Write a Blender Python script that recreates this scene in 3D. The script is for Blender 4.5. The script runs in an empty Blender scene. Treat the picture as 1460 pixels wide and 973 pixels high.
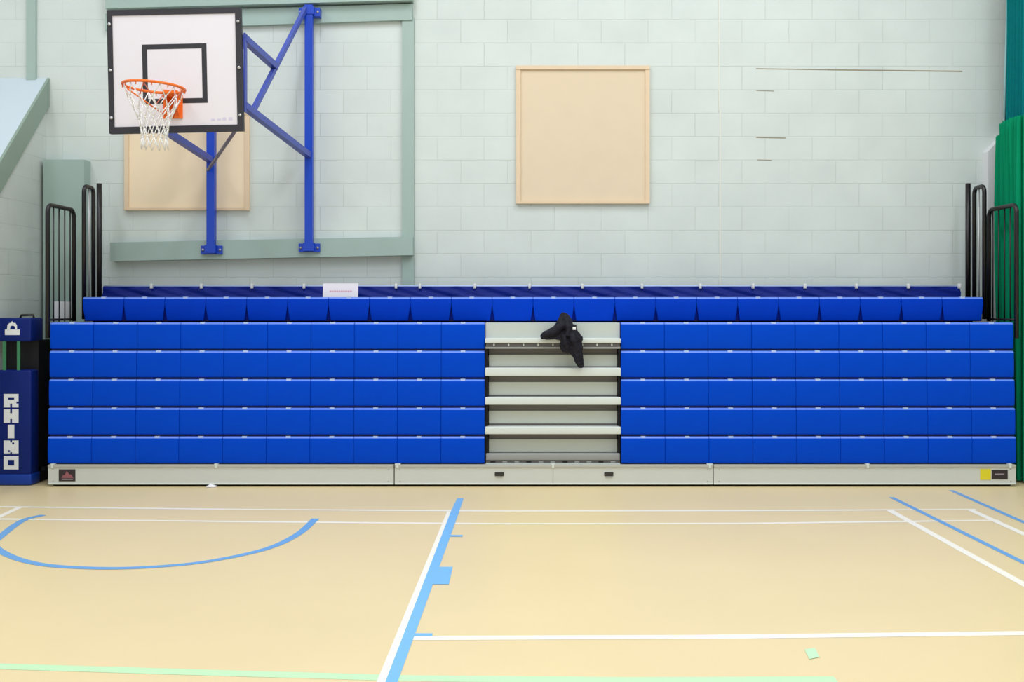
import bpy, bmesh, math, random
from mathutils import Vector, Matrix
random.seed(7)
PI = math.pi
SC = bpy.context.scene
COL = SC.collection
F, CX, CY, H = 1500.0, 740.0, 438.0, 1.54      # focal length (px), principal point, eye height

def P(px, py, D):
    return Vector(((px-CX)*D/F, D, H-(py-CY)*D/F))
def PX(px, D): return (px-CX)*D/F
def PZ(py, D): return H-(py-CY)*D/F
def G(px, py):                                   # point on the floor
    D = H*F/(py-CY)
    return Vector(((px-CX)*D/F, D, 0))

# ------------------------------------------------------------------ materials
def lin(c):
    return tuple(((v/255)/12.92 if v/255 <= .04045 else ((v/255+.055)/1.055)**2.4) for v in c)+(1,)
MATS = {}
def mat(name, rgb, rough=.5, metal=0, spec=.5, noise=.0, nscale=8, bump=0, bscale=60, coat=0):
    m = bpy.data.materials.new(name); m.use_nodes = True
    nt = m.node_tree; b = nt.nodes['Principled BSDF']
    b.inputs['Base Color'].default_value = lin(rgb)
    b.inputs['Roughness'].default_value = rough
    b.inputs['Metallic'].default_value = metal
    b.inputs['Specular IOR Level'].default_value = spec
    b.inputs['Coat Weight'].default_value = coat
    tc = nt.nodes.new('ShaderNodeTexCoord')
    if noise:
        n = nt.nodes.new('ShaderNodeTexNoise'); n.inputs['Scale'].default_value = nscale
        n.inputs['Detail'].default_value = 4
        nt.links.new(tc.outputs['Object'], n.inputs['Vector'])
        mx = nt.nodes.new('ShaderNodeMix'); mx.data_type = 'RGBA'
        c = lin(rgb)
        mx.inputs['A'].default_value = tuple(v*(1-noise) for v in c[:3])+(1,)
        mx.inputs['B'].default_value = tuple(min(1, v*(1+noise)) for v in c[:3])+(1,)
        nt.links.new(n.outputs['Fac'], mx.inputs['Factor'])
        nt.links.new(mx.outputs['Result'], b.inputs['Base Color'])
    if bump:
        n2 = nt.nodes.new('ShaderNodeTexNoise'); n2.inputs['Scale'].default_value = bscale
        nt.links.new(tc.outputs['Object'], n2.inputs['Vector'])
        bp = nt.nodes.new('ShaderNodeBump'); bp.inputs['Strength'].default_value = bump
        bp.inputs['Distance'].default_value = .01
        nt.links.new(n2.outputs['Fac'], bp.inputs['Height'])
        nt.links.new(bp.outputs['Normal'], b.inputs['Normal'])
    MATS[name] = m
    return m

def block_wall(name, axis, base, dark):
    """painted concrete blockwork, 450 x 225 mm, on a wall lying along X or Y"""
    m = bpy.data.materials.new(name); m.use_nodes = True
    nt = m.node_tree; N = nt.nodes; L = nt.links; b = N['Principled BSDF']
    b.inputs['Roughness'].default_value = .55
    b.inputs['Specular IOR Level'].default_value = .35
    geo = N.new('ShaderNodeNewGeometry'); sp = N.new('ShaderNodeSeparateXYZ'); cb = N.new('ShaderNodeCombineXYZ')
    L.new(geo.outputs['Position'], sp.inputs[0])
    ad = N.new('ShaderNodeMath'); ad.operation = 'ADD'; ad.inputs[1].default_value = 20*.45+.11
    L.new(sp.outputs[axis], ad.inputs[0]); L.new(ad.outputs[0], cb.inputs[0])
    az = N.new('ShaderNodeMath'); az.operation = 'ADD'; az.inputs[1].default_value = .2
    L.new(sp.outputs['Z'], az.inputs[0]); L.new(az.outputs[0], cb.inputs[1])
    br = N.new('ShaderNodeTexBrick'); L.new(cb.outputs[0], br.inputs['Vector'])
    br.inputs['Scale'].default_value = 1; br.inputs['Brick Width'].default_value = .45
    br.inputs['Row Height'].default_value = .225; br.inputs['Mortar Size'].default_value = .005
    br.inputs['Mortar Smooth'].default_value = .4; br.inputs['Bias'].default_value = 0
    c = lin(base); d = lin(dark)
    br.inputs['Color1'].default_value = c
    br.inputs['Color2'].default_value = tuple(v*.955 for v in c[:3])+(1,)
    br.inputs['Mortar'].default_value = d
    big = N.new('ShaderNodeTexNoise'); big.inputs['Scale'].default_value = 1.3; big.inputs['Detail'].default_value = 5
    L.new(geo.outputs['Position'], big.inputs['Vector'])
    # the mortar lines fade in and out under the paint
    rp = N.new('ShaderNodeValToRGB'); rp.color_ramp.elements[0].position = .34; rp.color_ramp.elements[1].position = .66
    L.new(big.outputs['Fac'], rp.inputs[0])
    mx = N.new('ShaderNodeMix'); mx.data_type = 'RGBA'
    L.new(rp.outputs['Color'], mx.inputs['Factor'])
    mx.inputs['A'].default_value = tuple(v*.98 for v in c[:3])+(1,)
    L.new(br.outputs['Color'], mx.inputs['B'])
    st = N.new('ShaderNodeTexNoise'); st.inputs['Scale'].default_value = 2.2; st.inputs['Detail'].default_value = 6
    L.new(geo.outputs['Position'], st.inputs['Vector'])
    mr = N.new('ShaderNodeMapRange'); mr.inputs['From Min'].default_value = .3; mr.inputs['From Max'].default_value = .7
    mr.inputs['To Min'].default_value = .95; mr.inputs['To Max'].default_value = 1.03
    L.new(st.outputs['Fac'], mr.inputs['Value'])
    ml = N.new('ShaderNodeMix'); ml.data_type = 'RGBA'; ml.blend_type = 'MULTIPLY'; ml.inputs['Factor'].default_value = 1
    L.new(mx.outputs['Result'], ml.inputs['A']); L.new(mr.outputs[0], ml.inputs['B'])
    L.new(ml.outputs['Result'], b.inputs['Base Color'])
    fine = N.new('ShaderNodeTexNoise'); fine.inputs['Scale'].default_value = 45
    L.new(geo.outputs['Position'], fine.inputs['Vector'])
    hm = N.new('ShaderNodeMath'); hm.operation = 'MULTIPLY_ADD'; hm.inputs[1].default_value = -1.0
    L.new(br.outputs['Fac'], hm.inputs[0])
    fm = N.new('ShaderNodeMath'); fm.operation = 'MULTIPLY'; fm.inputs[1].default_value = .25
    L.new(fine.outputs['Fac'], fm.inputs[0]); L.new(fm.outputs[0], hm.inputs[2])
    bp = N.new('ShaderNodeBump'); bp.inputs['Strength'].default_value = .4; bp.inputs['Distance'].default_value = .005
    L.new(hm.outputs[0], bp.inputs['Height']); L.new(bp.outputs['Normal'], b.inputs['Normal'])
    MATS[name] = m
    return m

block_wall('painted_blockwork', 'X', (214,223,219), (196,205,199))
block_wall('painted_blockwork_side', 'Y', (208,216,210), (186,196,188))

mat('sports_floor', (231,210,162), .42, spec=.35, noise=.055, nscale=.9, bump=.04, bscale=120)
mat('white_line', (250,244,230), .45)
mat('blue_line', (122,186,238), .45)
mat('deep_blue_line', (112,168,222), .45)
mat('green_line', (196,234,186), .45)
mat('mint_line', (196,232,192), .45)
mat('grey_green_paint', (162,184,176), .5, noise=.05, nscale=3)
mat('pale_roof_paint', (200,214,222), .45)
mat('verge_paint', (140,160,146), .5, noise=.04, nscale=3)
mat('joint_sealant', (224,226,216), .5)
mat('crack_dark', (150,140,115), .8)
mat('seat_vinyl', (0,70,202), .4, spec=.06, noise=.06, nscale=6, bump=.03, bscale=35)
mat('seat_edge_highlight', (96,136,236), .35)  # highlight painted onto the rounded top edge of each pad
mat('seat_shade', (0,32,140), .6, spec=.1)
mat('seat_vinyl_upper', (0,62,196), .42, spec=.06, noise=.08, nscale=6, bump=.05, bscale=25)
mat('seat_tag', (178,200,246), .4)
mat('blue_canvas', (0,28,120), .45, spec=.15, noise=.15, nscale=9)
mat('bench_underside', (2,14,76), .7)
mat('black_void', (10,10,14), .8)
mat('aluminium', (196,203,196), .42, metal=.0, spec=.5, noise=.04, nscale=3)
mat('aluminium_bright', (216,224,220), .35, metal=0, spec=.5)
mat('kick_face', (205,209,204), .45, noise=.03, nscale=3)
mat('kick_lip', (182,182,174), .45)
mat('riser_plate', (196,202,192), .5, noise=.04, nscale=4)
mat('dark_channel', (92,90,88), .5)
mat('gap_shade', (112,108,106), .7)
mat('step_grey', (150,152,150), .45)
mat('black_tube', (22,16,20), .35, spec=.5)
mat('white_plastic', (232,232,228), .4)
mat('hoop_blue', (8,66,190), .35, spec=.5)
mat('hoop_arm_blue', (62,80,172), .4, spec=.5)
mat('hoop_grey_tube', (118,112,128), .4, spec=.5)
mat('board_white', (228,224,229), .35, spec=.4)
mat('board_black', (40,38,44), .5)
mat('rim_orange', (242,116,40), .45, spec=.3)
mat('net_white', (238,236,232), .7)
mat('net_red', (214,120,100), .7)
mat('bolt_steel', (190,190,190), .35, metal=.6)
mat('faint_print', (206,202,222), .5)
mat('pin_felt', (226,208,180), .85, noise=.03, nscale=5, bump=.15, bscale=300)
mat('pin_felt_shadow_offset', (244,224,192), .85, noise=.03, nscale=5, bump=.15, bscale=300)  # felt colour raised to offset the shadow of the basketball board
mat('pin_frame', (228,204,172), .5, noise=.05, nscale=10)
mat('paper', (238,234,240), .7)
mat('red_print', (222,178,190), .7)
mat('jacket_black', (22,20,32), .75, spec=.3, noise=.35, nscale=18, bump=.5, bscale=30)
mat('navy_pad', (10,34,112), .45, spec=.2, noise=.1, nscale=7)
mat('blue_pad_base', (6,58,160), .45, spec=.4)
mat('letter_white', (236,238,240), .5)
mat('green_strap', (60,130,90), .6)
mat('black_body', (10,7,16), .6)
mat('curtain_green', (0,140,98), .8, spec=.1, noise=.12, nscale=5)
mat('curtain_teal', (0,118,122), .8, spec=.1, noise=.12, nscale=30)
mat('curtain_edge', (150,200,205), .7)
mat('curtain_dark', (6,52,46), .8)
mat('yellow_sticker', (226,214,34), .5)
mat('plate_black', (46,36,42), .4)
mat('plate_red', (150,88,98), .5)
mat('plate_grey', (150,138,146), .5)
mat('handle_black', (44,42,36), .5)
mat('trunking_white', (226,226,228), .5)
mat('ceiling_paint', (225,228,222), .8)

# ------------------------------------------------------------------ mesh building
class MB:
    def __init__(s): s.v = []; s.f = []; s.mi = []; s.mats = []; s.sm = []
    def m(s, name):
        if name not in s.mats: s.mats.append(name)
        return s.mats.index(name)
    def add(s, vs, fs, m, smooth=False):
        o = len(s.v); s.v += [Vector(v) for v in vs]; k = s.m(m)
        for f in fs:
            s.f.append([o+i for i in f]); s.mi.append(k); s.sm.append(smooth)
        return s
    def hexa(s, b, t, m):                         # bottom quad (ccw), top quad
        return s.add(list(b)+list(t), [(3,2,1,0),(4,5,6,7),(0,1,5,4),(1,2,6,5),(2,3,7,6),(3,0,4,7)], m)
    def box(s, x0, x1, y0, y1, z0, z1, m):
        b = [(x0,y0,z0),(x1,y0,z0),(x1,y1,z0),(x0,y1,z0)]
        return s.hexa(b, [(x,y,z1) for x,y,_ in b], m)
    def pbox(s, p0, q0, p1, q1, D0, D1, m):       # box whose front face spans pixel rect at depth D0
        return s.box(PX(p0,D0), PX(p1,D0), D0, D1, PZ(q1,D0), PZ(q0,D0), m)
    def quadslab(s, pts, D0, D1, m):              # front quad given as px points (tl,tr,br,bl), extruded straight back
        fr = [P(x,y,D0) for x,y in pts]; bk = [Vector((v.x,D1,v.z)) for v in fr]
        return s.hexa([fr[3],fr[2],bk[2],bk[3]], [fr[0],fr[1],bk[1],bk[0]], m)
    def rbox(s, x0, x1, y0, y1, z0, z1, m, r=.01, seg=3):
        bm = bmesh.new(); bmesh.ops.create_cube(bm, size=1)
        for v in bm.verts:
            v.co = Vector(((x0+x1)/2+v.co.x*(x1-x0), (y0+y1)/2+v.co.y*(y1-y0), (z0+z1)/2+v.co.z*(z1-z0)))
        bmesh.ops.bevel(bm, geom=bm.edges[:], offset=r, segments=seg, affect='EDGES', profile=.5)
        bm.verts.index_update()
        s.add([v.co.copy() for v in bm.verts], [[v.index for v in f.verts] for f in bm.faces], m, True)
        bm.free(); return s
    def tube(s, pts, r, m, n=10, closed=False, cap=True, square=False):
        pts = [Vector(p) for p in pts]; rings = []
        k = len(pts)
        rr = r if isinstance(r, (list, tuple)) else [r]*k
        up = None; vs = []
        for i, p in enumerate(pts):
            a = pts[(i-1) % k] if (closed or i > 0) else p
            b = pts[(i+1) % k] if (closed or i < k-1) else p
            t = (b-a).normalized()
            if up is None:
                up = Vector((0,0,1)) if abs(t.z) < .9 else Vector((0,1,0))
            up = (up-t*up.dot(t)).normalized(); sd = t.cross(up)
            for j in range(n):
                an = 2*PI*j/n+(PI/4 if square else 0)
                vs.append(p+(up*math.cos(an)+sd*math.sin(an))*rr[i])
        fs = []
        for i in range(k if closed else k-1):
            i2 = (i+1) % k
            for j in range(n):
                j2 = (j+1) % n
                fs.append((i*n+j, i*n+j2, i2*n+j2, i2*n+j))
        if cap and not closed:
            fs.append(tuple(range(n))[::-1]); fs.append(tuple((k-1)*n+j for j in range(n)))
        return s.add(vs, fs, m, not square)
    def sqtube(s, a, b, w, m): return s.tube([a, b], w/math.sqrt(2), m, n=4, square=True)
    def disc(s, c, r, h, m, n=12, axis='Y'):
        c = Vector(c); d = Vector((0,h,0)) if axis == 'Y' else Vector((0,0,h))
        return s.tube([c, c+d], r, m, n=n)
    def build(s, name, parent=None, origin=None, recalc=True):
        me = bpy.data.meshes.new(name)
        off = Vector(origin) if origin is not None else Vector((0,0,0))
        me.from_pydata([v-off for v in s.v], [], s.f)
        for mm in s.mats: me.materials.append(MATS[mm])
        for p, k, sm in zip(me.polygons, s.mi, s.sm): p.material_index = k; p.use_smooth = sm
        if recalc:
            bm = bmesh.new(); bm.from_mesh(me)
            bmesh.ops.recalc_face_normals(bm, faces=bm.faces[:]); bm.to_mesh(me); bm.free()
        o = bpy.data.objects.new(name, me); COL.objects.link(o)
        o.location = off
        if parent:
            o.parent = parent
            w = Vector((0,0,0)); q = parent
            while q: w += q.location; q = q.parent
            o.location = off-w
        return o

def tag(o, label, cat, group=None):
    o['label'] = label; o['category'] = cat
    if group: o['group'] = group
    return o
def thing(name, loc, label, cat, group=None):
    o = bpy.data.objects.new(name, None); COL.objects.link(o); o.location = loc
    o.empty_display_size = .2
    return tag(o, label, cat, group)
def struct(o): o['kind'] = 'structure'; return o

# ------------------------------------------------------------------ the setting
WALL = 10.1
m = MB(); m.box(-9, 5.7, -3.5, WALL+.2, -.2, 0, 'sports_floor')
def stripe(pts, w, mname, z):                    # painted line as a flat ribbon on the floor
    n = len(pts); L = []; R = []
    for i, p in enumerate(pts):
        a = pts[max(0, i-1)]; b = pts[min(n-1, i+1)]
        t = (b-a).normalized(); s_ = Vector((-t.y, t.x, 0))*w/2
        L.append(Vector((p.x+s_.x, p.y+s_.y, z))); R.append(Vector((p.x-s_.x, p.y-s_.y, z)))
    m.add(L+R, [(i, n+i, n+i+1, i+1) for i in range(n-1)], mname)
def floor_poly(pix, mname, z):
    m.add([G(x, y)+Vector((0,0,z)) for x, y in pix], [tuple(range(len(pix)))], mname)
def catmull(pts, k=8):
    out = []
    for i in range(len(pts)-1):
        p0 = pts[max(0,i-1)]; p1 = pts[i]; p2 = pts[i+1]; p3 = pts[min(len(pts)-1, i+2)]
        for j in range(k):
            t = j/k
            out.append(.5*((2*p1)+(p2-p0)*t+(2*p0-5*p1+4*p2-p3)*t*t+(3*p1-p0-3*p2+p3)*t**3))
    out.append(pts[-1]); return out
stripe([G(-60,722.5), G(350,727), G(720,729.3), G(1060,728.7), G(1392,727)], .047, 'white_line', .0010)
stripe([G(-60,740), G(350,744.5), G(720,747.5), G(1060,747), G(1424,742.5)], .047, 'white_line', .0010)
stripe([G(574,910.5), G(1000,909), G(1500,903)], .062, 'white_line', .0010)
stripe([G(1268,728), G(1480,845)], .055, 'white_line', .0012)
stripe([G(1382,727), G(1500,780)], .055, 'white_line', .0012)
stripe([G(-30,751), G(30,723)], .05, 'white_line', .0012)
stripe([G(1271,709.5), G(1480,813)], .043, 'deep_blue_line', .0014)
stripe([G(1356,699.5), G(1500,763)], .043, 'deep_blue_line', .0014)
arc = [(62,735),(32,743),(0,766),(-8,776),(0,786),(30,799),(75,807.5),(150,811),(225,808.5),(300,800.5),(380,783),(425,762),(450,740)]
stripe(catmull([G(*a) for a in arc]), .058, 'deep_blue_line', .0016)
floor_poly([(637.5,730),(642.8,730),(541,995),(528,995)], 'white_line', .0018)
floor_poly([(652,711),(661,711),(655,729.5),(567,973),(558,995),(541,995),(642.8,730)], 'blue_line', .0018)
floor_poly([(624,809),(645.5,809),(640,834),(615,834)], 'blue_line', .0020)
floor_poly([(640,763.5),(660,763.5),(659,766),(639,766)], 'blue_line', .0020)
floor_poly([(590,904),(617,904),(616,908),(589,908)], 'blue_line', .0020)
stripe([G(-60,949), G(300,960), G(590,968), G(900,970.5), G(1192,969.5)], .07, 'green_line', .0008)
floor_poly([(1147,927),(1162,925),(1169,938),(1154,941)], 'mint_line', .0022)
struct(m.build('floor', recalc=False))

m = MB(); m.box(-9, 5.7, WALL, WALL+.2, 0, 7.2, 'painted_blockwork')
# open joint under a bonded-in lintel, right of the pin board
for a, b, t in (((1078,98),(1180,99.5),1.3), ((1180,99.5),(1372,101.8),1.6), ((1078,129),(1104,130),1), ((1078,196),(1120,197),1.4), ((1080,228),(1100,228.6),1)):
    q = [P(a[0],a[1]-t/2,WALL), P(b[0],b[1]-t/2,WALL), P(b[0],b[1]+t/2,WALL), P(a[0],a[1]+t/2,WALL)]
    m.add([(v.x, WALL-.0015, v.z) for v in q], [(3,2,1,0)], 'crack_dark')
# vertical movement joint
for a, b in ((-60,158),(158,415)):
    x0 = PX(1025.4 if a < 0 else 1027, WALL)
    m.box(x0-.006, x0+.006, WALL-.004, WALL, PZ(b,WALL), PZ(a,WALL), 'joint_sealant')
struct(m.build('wall_back', recalc=False))

m = MB(); m.box(5.7, 5.9, -3.5, WALL+.2, 0, 7.2, 'painted_blockwork_side'); struct(m.build('wall_right'))
m = MB(); m.box(-9.2, 5.9, -3.5, WALL+.2, 7.2, 7.4, 'ceiling_paint'); struct(m.build('ceiling'))

# low side wall with a steep lean-to roof falling towards the hall
XL = -4.535; SL = .98; ZR = 3.74; YN = 7.1
def zr(y): return ZR-SL*(WALL-y)
m = MB()
b = [(XL-.2,YN,0),(XL,YN,0),(XL,WALL,0),(XL-.2,WALL,0)]
m.hexa(b, [(XL-.2,YN,zr(YN)-.06),(XL,YN,zr(YN)-.06),(XL,WALL,zr(WALL)-.06),(XL-.2,WALL,zr(WALL)-.06)], 'painted_blockwork_side')
wl = struct(m.build('wall_left'))
m = MB()
def slope_slab(x0, x1, up, dn, mname):
    m.hexa([(x0,YN,zr(YN)-dn),(x1,YN,zr(YN)-dn),(x1,WALL-.002,zr(WALL)-dn),(x0,WALL-.002,zr(WALL)-dn)],
           [(x0,YN,zr(YN)+up),(x1,YN,zr(YN)+up),(x1,WALL-.002,zr(WALL)+up),(x0,WALL-.002,zr(WALL)+up)], mname)
slope_slab(-9, XL+.004, 0, .06, 'pale_roof_paint'); m.build('roof_slope', wl)
m = MB(); slope_slab(XL+.004, XL+.03, 0, .27, 'verge_paint'); m.build('verge_board', wl)

# painted timber rails and boxed duct on the back wall
n = 0
def trim(build):
    global n, m
    n += 1; m = MB(); build(); return struct(m.build('trim_%d' % n))
trim(lambda: m.quadslab([(157,346),(588.5,337.5),(588.5,364),(157,372.5)], WALL-.11, WALL, 'grey_green_paint'))
trim(lambda: m.quadslab([(573.5,24),(590,24),(590,440),(573.5,440)], WALL-.035, WALL, 'grey_green_paint'))
trim(lambda: m.quadslab([(150,19.5),(588,5),(588,28),(150,43)], WALL-.05, WALL, 'grey_green_paint'))
trim(lambda: m.quadslab([(150,-40),(588,-40),(588,0),(150,12)], WALL-.12, WALL, 'grey_green_paint'))
trim(lambda: m.quadslab([(37.5,-60),(50.5,-60),(50.5,114),(37.5,114)], WALL-.03, WALL, 'grey_green_paint'))
trim(lambda: m.box(XL+.035, PX(120,9.95), 9.95, WALL, 0, PZ(227.5,9.95), 'grey_green_paint'))
# white boxed trunking with a splayed top near the curtain
def trunk():
    D = 9.98
    pts = [(1409,500),(1409,216),(1432,191),(1445,191),(1445,500)]
    fr = [P(x,y,D) for x,y in pts]; bk = [Vector((v.x,WALL,v.z)) for v in fr]; k = len(pts)
    m.add(fr+bk, [tuple(range(k)), tuple(range(2*k-1,k-1,-1))]+[(i,k+i,k+(i+1)%k,(i+1)%k) for i in range(k)], 'trunking_white')
trim(trunk)

# ------------------------------------------------------------------ retractable bleacher
BL = thing('bleacher', (.11, 9.3, 0), 'long closed telescopic bleacher of blue padded benches with a silver central aisle', 'bleacher')
X0, XA, XB, X1 = -4.041, -.295, .878, 4.263
ZT = [.4276+.2448*k for k in range(5)]            # tops of the five front rows
DF = [9.02+.012*k for k in range(5)]

m = MB()
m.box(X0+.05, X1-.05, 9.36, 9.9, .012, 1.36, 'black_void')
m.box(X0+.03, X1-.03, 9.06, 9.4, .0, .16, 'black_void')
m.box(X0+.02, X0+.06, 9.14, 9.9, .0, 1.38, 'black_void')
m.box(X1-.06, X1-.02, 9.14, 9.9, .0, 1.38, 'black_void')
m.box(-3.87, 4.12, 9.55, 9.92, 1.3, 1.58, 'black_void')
m.build('understructure', BL)

def pad_mesh(name, W, Hh, dep, mname, flare=0, tagged=True):
    prof = [(dep,0)]                               # (y, z) going round the front
    rb, rt = .012, .024
    for i in range(4): a = PI/2*i/3; prof.append((rb-rb*math.sin(a), rb-rb*math.cos(a)))
    prof += [(-.003, Hh*.35), (-.003, Hh*.65)]
    for i in range(5): a = PI/2*i/4; prof.append((rt-rt*math.cos(a), Hh-rt+rt*math.sin(a)))
    prof.append((dep, Hh))
    rings = [(0,.0045),(.0012,.002),(.003,.0006),(.012,0),(W/2,-.0008),(W-.012,0),(W-.003,.0006),(W-.0012,.002),(W,.0045)]
    mb = MB(); vs = []; k = len(prof)
    for x, ins in rings:
        for y, z in prof:
            yy = min(dep, y+ins); zz = min(max(z, ins), Hh-ins)
            f = flare*max(0, 1-z/(Hh*.6))
            xx = x+(f if x < W/2-.01 else (-f if x > W/2+.01 else 0))
            vs.append((xx, yy, zz))
    fs = []; edge = []
    for i in range(len(rings)-1):
        for j in range(k):
            j2 = (j+1) % k
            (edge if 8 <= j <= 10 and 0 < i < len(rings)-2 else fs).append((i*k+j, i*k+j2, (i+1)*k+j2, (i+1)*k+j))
    fs.append(tuple(range(k))[::-1]); fs.append(tuple((len(rings)-1)*k+j for j in range(k)))
    mb.add(vs, fs, mname, True)
    o0 = len(mb.v)-len(vs); kk = mb.m('seat_edge_highlight')
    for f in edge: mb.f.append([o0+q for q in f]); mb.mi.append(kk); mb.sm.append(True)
    if tagged:
        mb.box(W/2-.02, W/2+.02, .0035, .03, Hh-.012, Hh+.003, 'seat_tag')
    o = mb.build(name)
    return o
def seat_run(parent, x0, x1, cnt, y, z, Hh, dep, mname, flare=0):
    W = (x1-x0)/cnt
    src = pad_mesh('seat_pad', W-.0015, Hh, dep, mname, flare)
    w = parent.location+BL.location
    for i in range(cnt):
        o = src if i == 0 else src.copy()
        if i: COL.objects.link(o)
        o.parent = parent
        o.location = Vector((x0+i*W, y, z))-w
PADH = .2285
for k in range(5):
    for (a, b, cnt) in ((X0, XA, 10), (XB, X1, 9)):
        m = MB()
        back = 9.50 if k == 4 else 9.37
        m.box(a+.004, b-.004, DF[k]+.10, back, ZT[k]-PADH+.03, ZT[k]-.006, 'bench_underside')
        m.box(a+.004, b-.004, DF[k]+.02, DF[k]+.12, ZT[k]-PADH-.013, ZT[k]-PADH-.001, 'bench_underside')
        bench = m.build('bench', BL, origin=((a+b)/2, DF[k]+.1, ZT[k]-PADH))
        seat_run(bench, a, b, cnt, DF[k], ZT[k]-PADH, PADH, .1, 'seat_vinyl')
# upper full-width row
D6 = 9.42; XU0, XU1 = -3.905, 4.158; Z6 = PZ(424, D6)
m = MB()
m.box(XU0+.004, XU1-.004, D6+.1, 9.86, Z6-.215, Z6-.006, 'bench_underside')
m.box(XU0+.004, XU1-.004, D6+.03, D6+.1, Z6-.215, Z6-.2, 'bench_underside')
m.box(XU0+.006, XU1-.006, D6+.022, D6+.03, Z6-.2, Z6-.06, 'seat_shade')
bench = m.build('bench', BL, origin=((XU0+XU1)/2, D6+.1, Z6-.215))
seat_run(bench, XU0, XU1, 22, D6, Z6-.213, .213, .1, 'seat_vinyl_upper', .021)

# folded canvas along the rear of the top row, with white clips
m = MB(); NXs = 420; NZ = 6; vs = []; DC = 9.885
xa, xb = -3.905, 4.14
for j in range(NZ+1):
    for i in range(NXs+1):
        u = i/NXs; x = xa+(xb-xa)*u; t = j/NZ
        ph = (u*17) % 1
        sag = .012*math.sin(PI*ph)*t
        y = DC-.03*(1-t)-.018*abs(math.sin(PI*17*u+1.2*t*2))*(1-t)-.008*math.sin(57*u*PI+9*t)
        vs.append((x, y, 1.615+(PZ(408.5,DC)-1.615)*t-sag*.8))
w = NXs+1
m.add(vs, [(j*w+i, j*w+i+1, (j+1)*w+i+1, (j+1)*w+i) for j in range(NZ) for i in range(NXs)], 'blue_canvas', True)
m.box(xa, xb, DC+.012, DC+.03, 1.58, PZ(409,DC), 'blue_canvas')
m.tube([(xa, DC+.02, PZ(408.2,DC)), (xb, DC+.02, PZ(408.2,DC))], .008, 'seat_tag', n=6)  # pale tube standing in for the highlight on the canvas's top edge
cv = m.build('back_canvas', BL, origin=(.11, DC, 1.6), recalc=False)
m = MB(); m.rbox(-.011, .011, -.03, .02, -.032, .014, 'white_plastic', r=.004, seg=2)
cl = m.build('canvas_clip')
clips = [217,288,360,434,565,599,677,755,830,915,998,1073,1147,1220,1294,1367]
wv = cv.location+BL.location
for i, px in enumerate(clips):
    o = cl if i == 0 else cl.copy()
    if i: COL.objects.link(o)
    o.parent = cv; o.location = Vector((PX(px,DC), DC-.005, PZ(407,DC)))-wv

# central aisle: top panel, nosings, risers
def part(name, lab=None):
    o = m.build(name, BL)
    if lab: o['label'] = lab
    return o
m = MB(); m.box(XA+.006, XB-.006, 9.10, 9.46, PZ(484,9.05), ZT[4]-.004, 'aluminium')
part('aisle_panel')
m = MB(); m.rbox(XA+.004, XB-.004, 9.03, 9.2, PZ(489.5,9.03), PZ(482.5,9.03), 'aluminium_bright', r=.006)
m.box(XA+.01, XB-.01, 9.045, 9.2, PZ(494.5,9.04), PZ(489.5,9.04), 'dark_channel')
m.box(XA+.008, XB-.008, 9.035, 9.2, PZ(497.5,9.035), PZ(494.8,9.035), 'step_grey')
for i in range(9):
    x = XA+.08+i*(XB-XA-.16)/8
    m.box(x-.006, x+.006, 9.04, 9.05, PZ(493.5,9.04), PZ(490.5,9.04), 'aluminium')
part('aisle_step')
for (a, b) in ((525,536.5),(567,577.5),(609,619.5)):
    m = MB(); m.rbox(XA+.004, XB-.004, 9.03, 9.3, PZ(b,9.03), PZ(a,9.03), 'aluminium_bright', r=.006)
    part('aisle_step')
m = MB(); m.rbox(XA+.01, XB-.01, 9.04, 9.3, PZ(656.5,9.04), PZ(648,9.04), 'step_grey', r=.005)
m.box(XA+.01, XB-.01, 9.05, 9.3, PZ(661,9.05), PZ(656.5,9.05), 'dark_channel')
m.box(XA+.01, XB-.01, 9.035, 9.3, PZ(663,9.035), PZ(660.5,9.035), 'aluminium')
for i in range(11):
    x = XA+.07+i*(XB-XA-.14)/10
    m.box(x-.02, x+.02, 9.043, 9.052, PZ(659.8,9.045), PZ(657.8,9.045), 'step_grey' if i % 3 else 'black_void')
part('aisle_step')
for (a, b, c) in ((506,523,497),(545,563.5,536),(586,604.5,577),(627,645.5,619)):
    m = MB(); m.box(PX(697,9.13), PX(880,9.13), 9.13, 9.15, PZ(b,9.13), PZ(a,9.13), 'riser_plate')
    m.box(PX(697,9.13), PX(880,9.13), 9.125, 9.15, PZ(b+2.6,9.13), PZ(b-.4,9.13), 'dark_channel')
    m.box(PX(697,9.13), PX(880,9.13), 9.15, 9.16, PZ(a+2,9.13), PZ(c-2,9.13), 'gap_shade')  # added sheet, its grey stands for the shade in the gap under the nosing
    part('riser_panel')
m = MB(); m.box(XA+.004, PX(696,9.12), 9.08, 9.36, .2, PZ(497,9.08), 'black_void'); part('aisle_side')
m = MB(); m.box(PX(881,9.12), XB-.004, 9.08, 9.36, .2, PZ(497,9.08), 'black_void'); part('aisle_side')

# silver kickboard in three lengths
DK = 9.0
def kick(p0, p1):
    global m
    m = MB(); x0, x1 = PX(p0,DK)+.003, PX(p1,DK)-.003
    m.box(x0, x1, DK, DK+.03, .03, .165, 'kick_face')
    m.rbox(x0, x1, DK-.008, DK+.14, .164, .19, 'kick_lip', r=.005)
    m.rbox(x0, x1, DK-.004, DK+.03, .021, .034, 'aluminium_bright', r=.003)
    for px in ((p0+8, p1-8)):
        for zz in (.05, .15): m.disc((PX(px,DK), DK-.003, zz), .005, .006, 'bolt_steel')
    return m.build('kickboard', BL, origin=((x0+x1)/2, DK, 0))
kp = [kick(68,561.8), kick(562.2,1016.8), kick(1017.2,1449)]
def kpart(k, name, lab=None):
    o = m.build(name, kp[k])
    if lab: o['label'] = lab
m = MB(); m.box(PX(84,DK), PX(107.5,DK), DK-.004, DK, PZ(686.5,DK), PZ(669.5,DK), 'plate_black')
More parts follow.
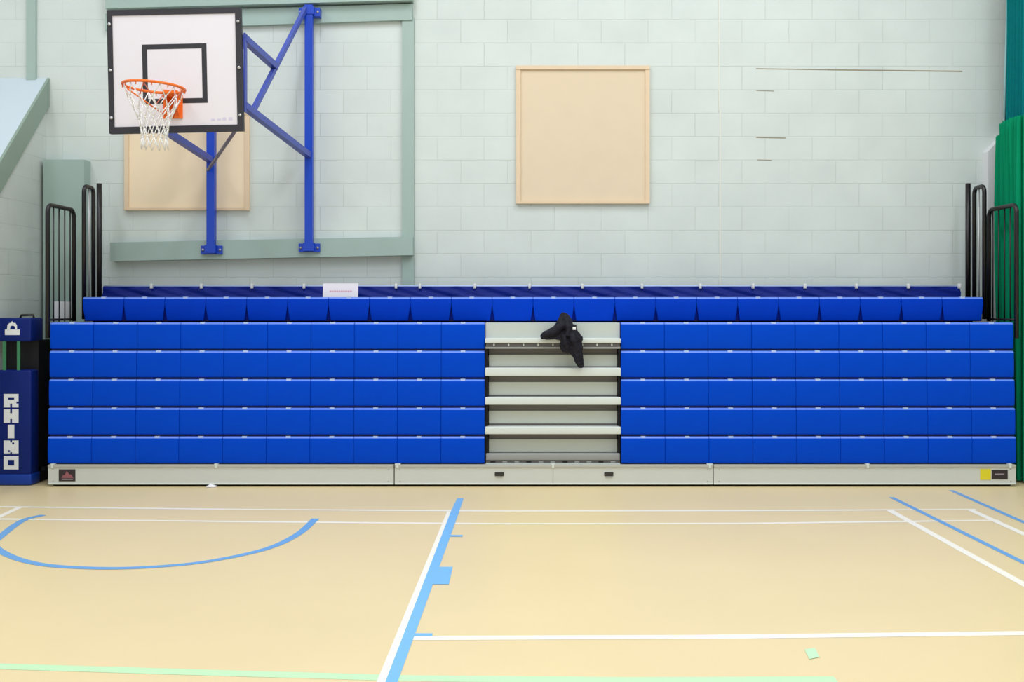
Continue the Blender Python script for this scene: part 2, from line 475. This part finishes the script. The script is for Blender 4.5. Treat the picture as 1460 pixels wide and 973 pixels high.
def flat(mb, pts, D, mname, th=.002):
    fr = [P(x,y,D) for x,y in pts]; bk = [Vector((v.x,D+th,v.z)) for v in fr]; k = len(pts)
    mb.add(fr+bk, [tuple(range(k)), tuple(range(2*k-1,k-1,-1))]+[(i,k+i,k+(i+1)%k,(i+1)%k) for i in range(k)], mname)
flat(m, [(95,672),(99,677),(101,676.5),(105,682),(87,682),(90,677.5),(92,678)], DK-.006, 'plate_red')
flat(m, [(88,683),(104,683),(104,684.6),(88,684.6)], DK-.006, 'plate_grey')
kpart(0, 'nameplate', 'dark plate with a reddish peaked emblem')
m = MB(); m.box(PX(1414,DK), PX(1436.5,DK), DK-.004, DK, PZ(683.5,DK), PZ(670.5,DK), 'plate_black')
flat(m, [(1418.5,675.6),(1432,675.6),(1432,677.6),(1418.5,677.6)], DK-.006, 'plate_grey')
kpart(2, 'nameplate', 'dark plate with a small pale strip of print')
m = MB(); m.box(PX(1397.5,DK), PX(1412.5,DK), DK-.003, DK, PZ(684.5,DK), PZ(669,DK), 'yellow_sticker'); kpart(2, 'sticker', 'yellow square sticker')
for px in (712, 868):
    m = MB(); m.rbox(PX(px-6.5,DK), PX(px+6.5,DK), DK-.008, DK+.004, PZ(679,DK), PZ(673.5,DK), 'handle_black', r=.004)
    m.box(PX(px-4.5,DK), PX(px+4.5,DK), DK-.01, DK, PZ(680.5,DK), PZ(679,DK), 'step_grey')
    kpart(1, 'pull_handle')
for k, px in ((0,308),(1,567),(1,788.5),(1,1012),(2,1237),(2,1440),(0,75)):
    m = MB(); wd = 4 if px in (567,1012) else 2.5
    m.box(PX(px-wd,DK), PX(px+wd,DK), DK-.006, DK+.05, .186, .199, 'aluminium_bright')
    m.box(PX(px-1.5,DK), PX(px+1.5,DK), DK-.011, DK-.002, .165, .195, 'aluminium_bright')
    if px == 788.5: m.box(PX(788,DK), PX(789,DK), DK-.002, DK, .035, .165, 'kick_lip')
    kpart(k, 'fixing_bracket')

# end guard rails
def hoop(X, ya, yb, za, zb, ztop, r=.07, sl=.0):
    pts = [Vector((X,ya,za))]
    for i in range(7):
        a = PI/2*i/6; pts.append(Vector((X, ya+r-r*math.cos(a), ztop-r+r*math.sin(a))))
    for i in range(7):
        a = PI/2*i/6; pts.append(Vector((X, yb-r+r*math.sin(a), ztop-sl-r+r*math.cos(a))))
    pts.append(Vector((X,yb,zb)))
    return pts
def guard(X, front):
    global m
    m = MB()
    if front:
        m.tube(hoop(X, 9.075, 9.61, 1.27, 1.41, 2.425), .0195, 'black_tube')
        g = m.build('guard_rail', BL, origin=(X, 9.35, 1.41))
        for y in (9.19, 9.30, 9.415, 9.53):
            m = MB(); m.tube([(X,y,1.41),(X,y,2.42)], .0065, 'black_tube', n=8); m.build('baluster', g)
        m = MB(); m.tube([(X,9.075,1.43),(X,9.61,1.43)], .010, 'black_tube', n=8); m.build('bottom_rail', g)
        if X < 0:
            m = MB(); m.box(X-.006, X-.002, 9.2, 9.56, 1.44, 1.59, 'white_plastic'); o = m.build('infill_panel', g); o['label'] = 'white panel behind the bars'
    else:
        m.tube(hoop(X, 9.53, 9.74, 1.43, 1.62, 2.64, r=.06), .0195, 'black_tube')
        g = m.build('guard_rail', BL, origin=(X, 9.7, 1.6))
        m = MB(); m.tube([(X,9.875,1.5),(X,9.875,2.70)], .024, 'black_tube'); m.build('corner_post', g)
        m = MB(); m.tube([(X,9.64,1.5),(X,9.64,2.63)], .0065, 'bolt_steel', n=8); m.build('baluster', g)
        m = MB(); m.tube([(X,9.53,1.62),(X,9.875,1.62)], .012, 'black_tube', n=8); m.build('bottom_rail', g)
guard(-4.066, True); guard(-3.94, False); guard(4.292, True); guard(4.215, False)

# ------------------------------------------------------------------ basketball goal
DB = 8.42
bc = Vector((PX(249.5,DB), DB, PZ(100.5,DB)))
BG = thing('basketball_goal', (bc.x, WALL-.07, PZ(355,WALL)), 'wall mounted basketball goal with white board, orange ring and blue steel brackets', 'basketball hoop')
ROLL = Matrix.Rotation(-math.radians(1.25), 4, 'Y')
def tilt(mb, c=bc, M=ROLL):
    mb.v = [c+(M @ (v-c)) for v in mb.v]
bw, bh = 1.072/2, .988/2
m = MB(); m.box(bc.x-bw+.02, bc.x+bw-.02, DB+.004, DB+.03, bc.z-bh+.02, bc.z+bh-.02, 'board_white')
ix, iz = bc.x-.003, bc.z-.025; iw, ih, lw = .258, .2385, .04
for (a,b,c,d) in ((ix-iw,ix+iw,iz+ih-lw,iz+ih),(ix-iw,ix+iw,iz-ih,iz-ih+lw),(ix-iw,ix-iw+lw,iz-ih+lw,iz+ih-lw),(ix+iw-lw,ix+iw,iz-ih+lw,iz+ih-lw)):
    m.box(a, b, DB+.0025, DB+.0045, c, d, 'board_black')
for a in (.28, .33, .37, .42): m.box(bc.x+a, bc.x+a+.03, DB+.003, DB+.0045, bc.z-bh+.085, bc.z-bh+.10+.01*(a > .35), 'faint_print')
tilt(m); m.build('backboard', BG)
m = MB()
for (a,b,c,d) in ((-bw,bw,bh-.045,bh),(-bw,bw,-bh,-bh+.05),(-bw,-bw+.042,-bh+.05,bh-.045),(bw-.045,bw,-bh+.05,bh-.045)):
    m.box(bc.x+a, bc.x+b, DB-.004, DB+.045, bc.z+c, bc.z+d, 'board_black')
tilt(m); fr = m.build('board_frame', BG)
for sx in (-bw+.021, bw-.022):
    for sz in (.38, .01, -.37):
        m = MB(); m.disc((bc.x+sx, DB-.012, bc.z+sz), .012, .01, 'bolt_steel'); tilt(m); m.build('bolt', fr)
# ring
DR = 8.02; rc = Vector((PX(219.5,DR), DR, PZ(124,DR))); RR = .226
RT = Matrix.Rotation(math.radians(3.2), 4, 'Y')
m = MB()
m.tube([rc+RT @ Vector((RR*math.cos(2*PI*i/40), RR*math.sin(2*PI*i/40), 0)) for i in range(40)], .0105, 'rim_orange', closed=True)
hub = Vector((bc.x+.0, DB-.10, PZ(168,DB-.1)))
for a in (PI*1.02, -.12):
    q = rc+RT @ Vector((RR*math.cos(a), RR*math.sin(a), -.008))
    m.tube([q, hub+Vector((-.02 if a > 1 else .02, 0, 0))], .006, 'rim_orange', n=8)
for i in range(12):
    a = 2*PI*(i+.5)/12; q = rc+RT @ Vector((RR*math.cos(a), RR*math.sin(a), 0))
    m.tube([q, q+Vector((0,0,-.028))], .004, 'rim_orange', n=6)
ring = m.build('ring', BG, origin=rc)
m = MB()
m.box(bc.x-.09, bc.x+.062, DB-.012, DB+.003, PZ(169,DB), PZ(136,DB), 'rim_orange')
zb = PZ(136,DB)
m.hexa([(rc.x-.0,rc.y+RR-.03,zb-.02),(rc.x+.12,rc.y+RR-.05,zb-.03),(bc.x+.05,DB-.01,zb-.02),(bc.x-.08,DB-.01,zb-.02)],
       [(rc.x-.0,rc.y+RR-.03,zb+.005),(rc.x+.12,rc.y+RR-.05,zb-.005),(bc.x+.05,DB-.01,zb+.005),(bc.x-.08,DB-.01,zb+.005)], 'rim_orange')
for dx in (-.05, .035):
    m.add([(bc.x+dx,DB-.01,PZ(168,DB)),(bc.x+dx,DB-.01,zb),(bc.x+dx,DB-.15,zb),(bc.x+dx+.006,DB-.01,PZ(168,DB)),(bc.x+dx+.006,DB-.01,zb),(bc.x+dx+.006,DB-.15,zb)],
          [(0,1,2),(5,4,3),(0,3,4,1),(1,4,5,2),(2,5,3,0)], 'rim_orange')
m.build('ring_bracket', BG)
# net: diamond cords gathered into a tail
m = MB(); NN = 12
prof = [(0,RR*.97,-.01),(.22,.185,-.1),(.42,.145,-.18),(.58,.115,-.25),(.72,.10,-.32),(.86,.095,-.39),(1,.10,-.475)]
def npt(lv, a):
    _, r, dz = prof[lv]
    d = Vector((math.cos(a)*r, math.sin(a)*r, dz))
    if lv == 0: d = RT @ d
    return rc+d+Vector((.006*lv/6, 0, 0))
for i in range(NN):
    for lv in range(6):
        a0 = 2*PI*(i+.5*(lv % 2))/NN
        for sg in (-1, 1):
            m.tube([npt(lv, a0), npt(lv+1, a0+sg*PI/NN)], .0042, 'net_red' if lv == 0 and i % 3 == 0 else 'net_white', n=5)
        if lv: m.tube([npt(lv, a0)+Vector((0,0,.006)), npt(lv, a0)-Vector((0,0,.006))], .008, 'net_white', n=6)
m.build('net', BG)
# steelwork
DPL = 9.965
XPR, XPL = PX(441,DPL), PX(301.5,DPL)
for X, top, bot, py in ((XPR, 8, 358, 353.5), (XPL, 30, 362, 356.5)):
    m = MB(); m.box(X-.037, X+.037, DPL-.037, DPL+.037, PZ(bot,DPL), PZ(top,DPL), 'hoop_blue')
    po = m.build('wall_post', BG)
    for yy in ((py,) if X == XPL else (py, 17)):
        m = MB(); z = PZ(yy,DPL)
        m.box(X-.1, X+.1, DPL-.002, WALL-.11 if yy > 100 else WALL-.05, z-.04, z+.04, 'hoop_blue')
        m.box(X-.05, X+.05, DPL-.045, DPL+.035, z-.03, z+.045, 'hoop_blue')
        for dx in (-.08, .08): m.disc((X+dx, DPL-.010, z), .012, .01, 'bolt_steel')
        m.build('mounting_plate', po)
DS = DB+.075
sR = P(347,150,DS); sL = Vector((sR.x-(XPR-XPL), DS, sR.z-.012))
aR = Vector((XPR, DPL-.02, PZ(222,DPL))); aL = Vector((XPL, DPL-.02, PZ(229,DPL)))
m = MB(); m.sqtube(aR, sR, .055, 'hoop_arm_blue'); m.build('lower_arm', BG)
m = MB(); m.sqtube(aL, sL, .055, 'hoop_arm_blue'); m.build('lower_arm', BG)
tR = Vector((XPR-.03, DPL-.02, PZ(12,DPL))); tL = Vector((XPL, DPL-.02, PZ(34,DPL)))
for t_, s_ , a_ in ((tR, sR, aR), (tL, sL, aL)):
    e = s_.lerp(a_, .12)
    m = MB(); m.sqtube(t_, e, .038, 'hoop_arm_blue'); m.build('diagonal_stay', BG)
    mid = e.lerp(t_, .40)
    m = MB(); m.sqtube(Vector((s_.x, DS, PZ(54,DS))), mid, .055, 'hoop_arm_blue'); m.build('upper_brace', BG)
    m = MB(); m.box(s_.x+.008, s_.x+.024, DS-.03, DS+.03, PZ(160,DS), PZ(48,DS), 'hoop_arm_blue'); m.build('board_rail', BG)
m = MB(); m.box(sL.x, sR.x, DS-.03, DS+.0, PZ(70,DS), PZ(62,DS), 'hoop_arm_blue'); m.box(sL.x, sR.x, DS-.03, DS, PZ(152,DS), PZ(144,DS), 'hoop_arm_blue'); m.build('cross_rail', BG)
m = MB(); m.tube([P(297,242,9.9), P(344,174,8.7)], .016, 'hoop_grey_tube'); o = m.build('cross_stay', BG); o['label'] = 'thin grey diagonal tube'

# ------------------------------------------------------------------ pin boards
def pinboard(x0, y0, x1, y1, label):
    global m
    D = WALL-.035; c = ((PX(x0,D)+PX(x1,D))/2, WALL-.002, (PZ(y0,D)+PZ(y1,D))/2)
    t = thing('pin_board', c, label, 'notice board', 'blank beige pin boards on the block wall')
    xa, xb, za, zb = PX(x0,D), PX(x1,D), PZ(y1,D), PZ(y0,D); fw = .042
    m = MB(); m.box(xa+.02, xb-.02, WALL-.02, WALL-.002, za+.02, zb-.02, 'pin_felt' if x0 > 400 else 'pin_felt_shadow_offset'); m.build('felt_panel', t)
    m = MB()
    m.box(xa, xb, D-.005, WALL-.002, zb-fw*.9, zb, 'pin_frame'); m.box(xa, xb, D-.005, WALL-.002, za, za+fw*.55, 'pin_frame')
    m.box(xa, xa+fw, D, WALL-.002, za+fw*.55, zb-fw*.9, 'pin_frame'); m.box(xb-fw, xb, D, WALL-.002, za+fw*.55, zb-fw*.9, 'pin_frame')
    m.build('frame', t)
pinboard(736, 93.5, 926.5, 290.5, 'blank beige pin board in the clear middle of the block wall')
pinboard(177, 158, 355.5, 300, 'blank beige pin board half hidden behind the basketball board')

# ------------------------------------------------------------------ paper sign on the top bench
t = MB(); m = t
pw, ph = .323, .133; zc = Z6-.005; yc = 9.60
bx = PX(460,yc)
m.add([(bx,yc,zc),(bx+pw,yc,zc),(bx+pw,yc+.02,zc+ph),(bx,yc+.02,zc+ph),
       (bx,yc+.003,zc),(bx+pw,yc+.003,zc),(bx+pw,yc+.023,zc+ph),(bx,yc+.023,zc+ph)],
      [(0,1,2,3),(7,6,5,4),(0,4,5,1),(1,5,6,2),(2,6,7,3),(3,7,4,0)], 'paper')
wds = [.018,.014,.02,.016,.014,.02,.012,.018,.016,.02]; x = bx+.062
for w_ in wds:
    m.add([(x,yc+.0075,zc+.054),(x+w_,yc+.0075,zc+.054),(x+w_,yc+.0093,zc+.068),(x,yc+.0093,zc+.068)], [(0,1,2,3)], 'red_print'); x += w_+.004
tag(m.build('paper_sign', origin=(bx+pw/2, yc, zc), recalc=False), 'small white paper sign with faint red print propped on the top blue bench', 'sign')

# ------------------------------------------------------------------ jacket
sil = [(802,445.5),(808,448),(813,452),(816,458),(816.5,463),(822,464),(823.5,474),(827,476),(830,481),(830.5,500),(832,514),(831,524),(825,524),(821,518),(817,508),(813,503.5),(802,502.5),(799.5,496),(800,487),(797,484),(788,484),(772,483.5),(770,479),(774,474),(783,469.5),(790,466),(795,459),(799,450)]
m = MB()
def jd(y): return 8.965+max(0, (478-y))*.0030
fr = []; bk = []
for x, y in sil:
    d = jd(y); v = P(x,y,d); fr.append(v+Vector((0,-.012,0))); bk.append(v+Vector((0,.045,0)))
k = len(sil)
m.add(fr+bk, [tuple(range(k)), tuple(range(2*k-1,k-1,-1))]+[(i,k+i,k+(i+1)%k,(i+1)%k) for i in range(k)], 'jacket_black', True)
def fold(pts, r): m.tube([P(x,y,jd(y)+dd) for x,y,dd in pts], r, 'jacket_black', n=8)
fold([(775,479,.0),(786,475,-.02),(796,470,-.03),(804,462,-.01)], [.022,.032,.034,.03])          # sleeve
fold([(803,450,.01),(808,458,-.02),(811,468,-.03),(809,480,-.02)], [.014,.028,.03,.02])          # hood
fold([(812,470,-.01),(818,485,-.025),(824,500,-.02),(828,519,-.005)], [.022,.03,.024,.012])      # hanging front
fold([(816,494,-.01),(822,508,-.02),(826.5,519,-.01)], [.02,.022,.024])
fold([(803,478,-.01),(806,490,-.025),(812,499,-.01)], [.02,.022,.014])
jk = m.build('jacket', origin=P(803,484,9.0))
for p in jk.data.polygons: p.use_smooth = True
md = jk.modifiers.new('tri', 'TRIANGULATE')
md = jk.modifiers.new('remesh', 'REMESH'); md.mode = 'VOXEL'; md.voxel_size = .006; md.use_smooth_shade = True
md = jk.modifiers.new('smooth', 'SMOOTH'); md.iterations = 3; md.factor = .5
tx = bpy.data.textures.new('creases', 'CLOUDS'); tx.noise_scale = .05; tx.noise_depth = 2
md = jk.modifiers.new('creases', 'DISPLACE'); md.texture = tx; md.strength = .022; md.mid_level = .42
tag(jk, 'crumpled black jacket draped over the top step of the aisle', 'jacket')
m = MB(); m.box(PX(816.5,8.94), PX(821,8.94), 8.938, 8.942, PZ(470.5,8.94), PZ(466.5,8.94), 'letter_white'); o = m.build('care_label', jk); o['label'] = 'tiny white label'

# ------------------------------------------------------------------ padded tackle stand
DT = 9.06; xl, xr = -4.498, PX(44,DT)
TS = thing('tackle_stand', ((xl+xr)/2, 9.25, 0), 'navy padded rugby tackle stand with white stacked letters, left of the bleacher', 'training pad')
m = MB(); m.rbox(xl, xr, DT, DT+.16, .09, PZ(528,DT), 'navy_pad', r=.02); lp = m.build('lower_pad', TS)
m = MB(); m.rbox(xl, xr+.004, DT-.004, DT+.17, .004, .1, 'blue_pad_base', r=.012); o = m.build('base_pad', TS); o['label'] = 'brighter blue base'
m = MB(); m.rbox(xl, xr-.002, DT, DT+.24, PZ(487,DT), PZ(453.5,DT), 'navy_pad', r=.015); hp = m.build('head_pad', TS)
m = MB(); m.box(xl+.005, xr-.004, DT+.162, DT+.42, .14, PZ(486,DT), 'black_body'); m.box(xl+.03, xr-.004, DT+.2, DT+.42, .004, .14, 'black_body')
m.box(xr-.05, xr+.03, DT+.2, DT+.36, .1, .13, 'black_body')
m.build('body_frame', TS)
for px in (5, 25.5):
    m = MB(); m.box(PX(px-2.2,DT), PX(px+2.2,DT), DT+.01, DT+.016, PZ(532,DT-.01), PZ(485,DT-.01), 'green_strap'); o = m.build('strap', TS); o['label'] = 'green webbing strap'
m = MB(); hx0, hx1, hz = PX(21,DT), PX(41,DT), PZ(453.5,DT)
m.tube([(hx0,DT+.1,hz-.005),(hx0+.01,DT+.1,hz+.022),(hx1-.01,DT+.1,hz+.026),(hx1,DT+.1,hz-.005)], .01, 'black_tube'); m.build('carry_handle', TS)
glyph = {'R': ["11111","10001","11111","11110","11011"], 'H': ["11011","11011","11111","11011","11011"], 'I': ["00110","00110","00110","00110","00110"],
         'N': ["11011","11111","11111","11111","11011"], 'O': ["11111","11111","11011","11111","11111"]}
glyph['R'] = ["1111111","1111111","1100011","1111111","1111110","1110111","1110111"]
glyph['H'] = ["1110111","1110111","1111111","1111111","1111111","1110111","1110111"]
glyph['I'] = ["0011100"]*7
glyph['N'] = ["1110111","1111011","1111111","1111111","1111111","1101111","1110111"]
glyph['O'] = ["1111111","1111111","1100011","1100011","1100011","1111111","1111111"]
m = MB()
for ch, y0 in zip('RHINO', (562,584,606,628.5,650.5)):
    for r, row in enumerate(glyph[ch]):
        c = 0
        while c < 7:
            if row[c] == '1':
                e = c
                while e < 7 and row[e] == '1': e += 1
                m.pbox(5.2+c*3.0, y0+r*2.75, 5.2+e*3.0, y0+(r+1)*2.75, DT-.003, DT+.004, 'letter_white'); c = e
            else: c += 1
m.build('lettering', lp)
m = MB()
m.pbox(7, 470, 28, 478, DT-.003, DT+.004, 'letter_white')
flat(m, [(10,469.5),(10.5,464),(13,461),(15.5,460.5),(17,458),(18.5,460.5),(22,461),(24,464.5),(24,469.5),(21.5,469.5),(21,466),(19,464.5),(15,465),(14,469.5)], DT-.003, 'letter_white', .006)
m.build('emblem', hp)

# ------------------------------------------------------------------ gathered curtain at the right
CT = thing('divider_curtain', (4.6, 9.5, 0), 'tall green hanging curtain bunched beside the right end of the bleacher', 'curtain')
def pleats(path, amp, cnt, zb, ztopf, mname, nz=10, spread=0):
    N = cnt*10; vs = []
    for j in range(nz+1):
        for i in range(N+1):
            u = i/N*(len(path)-1); k = min(int(u), len(path)-2); f = u-k
            a = Vector(path[k]); b = Vector(path[k+1]); p = a.lerp(b, f); t = (b-a).normalized(); nn = Vector((-t.y, t.x))
            w_ = amp*(math.sin(2*PI*cnt*i/N)+.4*math.sin(2*PI*cnt*.37*i/N+1))*(1+.25*math.sin(j*.6+i*.2))
            zt = ztopf(i/N); z = zb+(zt-zb)*j/nz
            q = p+nn*w_; sh = spread*(j/nz)
            vs.append((q.x+sh, q.y, z))
    w = N+1
    m.add(vs, [(j*w+i, j*w+i+1, (j+1)*w+i+1, (j+1)*w+i) for j in range(nz) for i in range(N)], mname, True)
m = MB(); pleats([(4.50,9.86),(4.455,9.62),(4.41,9.42),(4.40,9.22),(4.52,9.14),(5.0,9.2),(5.4,9.25)], .042, 24, .02, lambda u: 2.9+min(.32, u*3), 'curtain_green')
m.build('curtain_skirt', CT, recalc=False)
m = MB(); pleats([(4.60,9.95),(4.57,9.75),(4.55,9.55),(4.53,9.35),(4.6,9.27),(5.0,9.3),(5.45,9.35)], .022, 22, 2.95, lambda u: 6.9, 'curtain_teal', spread=.03)
o = m.build('curtain_netting', CT, recalc=False); o['label'] = 'teal upper netting'
m = MB(); m.tube([(PX(1431.5,9.9),9.9,3.15),(PX(1434,9.9),9.9,3.9),(PX(1437,9.9),9.9,4.6),(PX(1439,9.9),9.9,6.9)], .009, 'curtain_edge'); o = m.build('edge_rope', CT); o['label'] = 'pale rope along the edge'
m = MB(); m.tube([(PX(1452,9.3),9.3,3.15),(PX(1451,9.3),9.3,2.4)], .014, 'curtain_dark'); m.build('tie_strap', CT)

# ------------------------------------------------------------------ scrap on the floor
m = MB(); g = G(304,693.5)
rows = [[(-.05,-.01,.002),(-.02,-.03,.004),(.02,-.028,.002),(.045,-.005,.003)],[(-.045,.012,.008),(-.012,0,.026),(.016,.004,.02),(.05,.014,.006)],[(-.03,.03,.003),(-.01,.026,.012),(.02,.03,.01),(.04,.03,.002)]]
vs = [g+Vector((a,b-.045,c)) for r in rows for a,b,c in r]
m.add(vs, [(j*4+i,j*4+i+1,(j+1)*4+i+1,(j+1)*4+i) for j in range(2) for i in range(3)], 'paper')
tag(m.build('paper_scrap', origin=g+Vector((0,-.045,0)), recalc=False), 'tiny white crumpled scrap on the floor against the silver kickboard', 'paper')

# ------------------------------------------------------------------ light
def area(x, y, z, sx, sy, e, col=(1,.97,.92)):
    l = bpy.data.lights.new('hall_light', 'AREA'); l.shape = 'RECTANGLE'; l.size = sx; l.size_y = sy; l.energy = e; l.color = col
    o = bpy.data.objects.new('hall_light', l); COL.objects.link(o); o.location = (x, y, z)
    return o
for x in (-5.5, -1.8, 1.8, 4.6):
    for y in (1.0, 4.2, 7.2):
        area(x, y, 7.1, .7, 2.0, 65*(1.2 if abs(x) < 3 else .74)*(.88 if y < 2 else 1.03), (.87,.90,1))
w = bpy.data.worlds.new('hall_air'); SC.world = w; w.use_nodes = True
w.node_tree.nodes['Background'].inputs[0].default_value = (.90,.95,1,1)
w.node_tree.nodes['Background'].inputs[1].default_value = .74

# ------------------------------------------------------------------ camera
cd = bpy.data.cameras.new('camera'); cam = bpy.data.objects.new('camera', cd); COL.objects.link(cam)
cam.location = (0, 0, H); cam.rotation_euler = (PI/2, 0, 0)
cd.sensor_width = 36; cd.lens = F/1460*36
cd.shift_x = -(CX-730)/1460; cd.shift_y = -(486.5-CY)/1460
cd.clip_start = .05; cd.clip_end = 100
SC.camera = cam
SC.view_settings.view_transform = 'Standard'
SC.view_settings.look = 'None'
SC.view_settings.exposure = 0
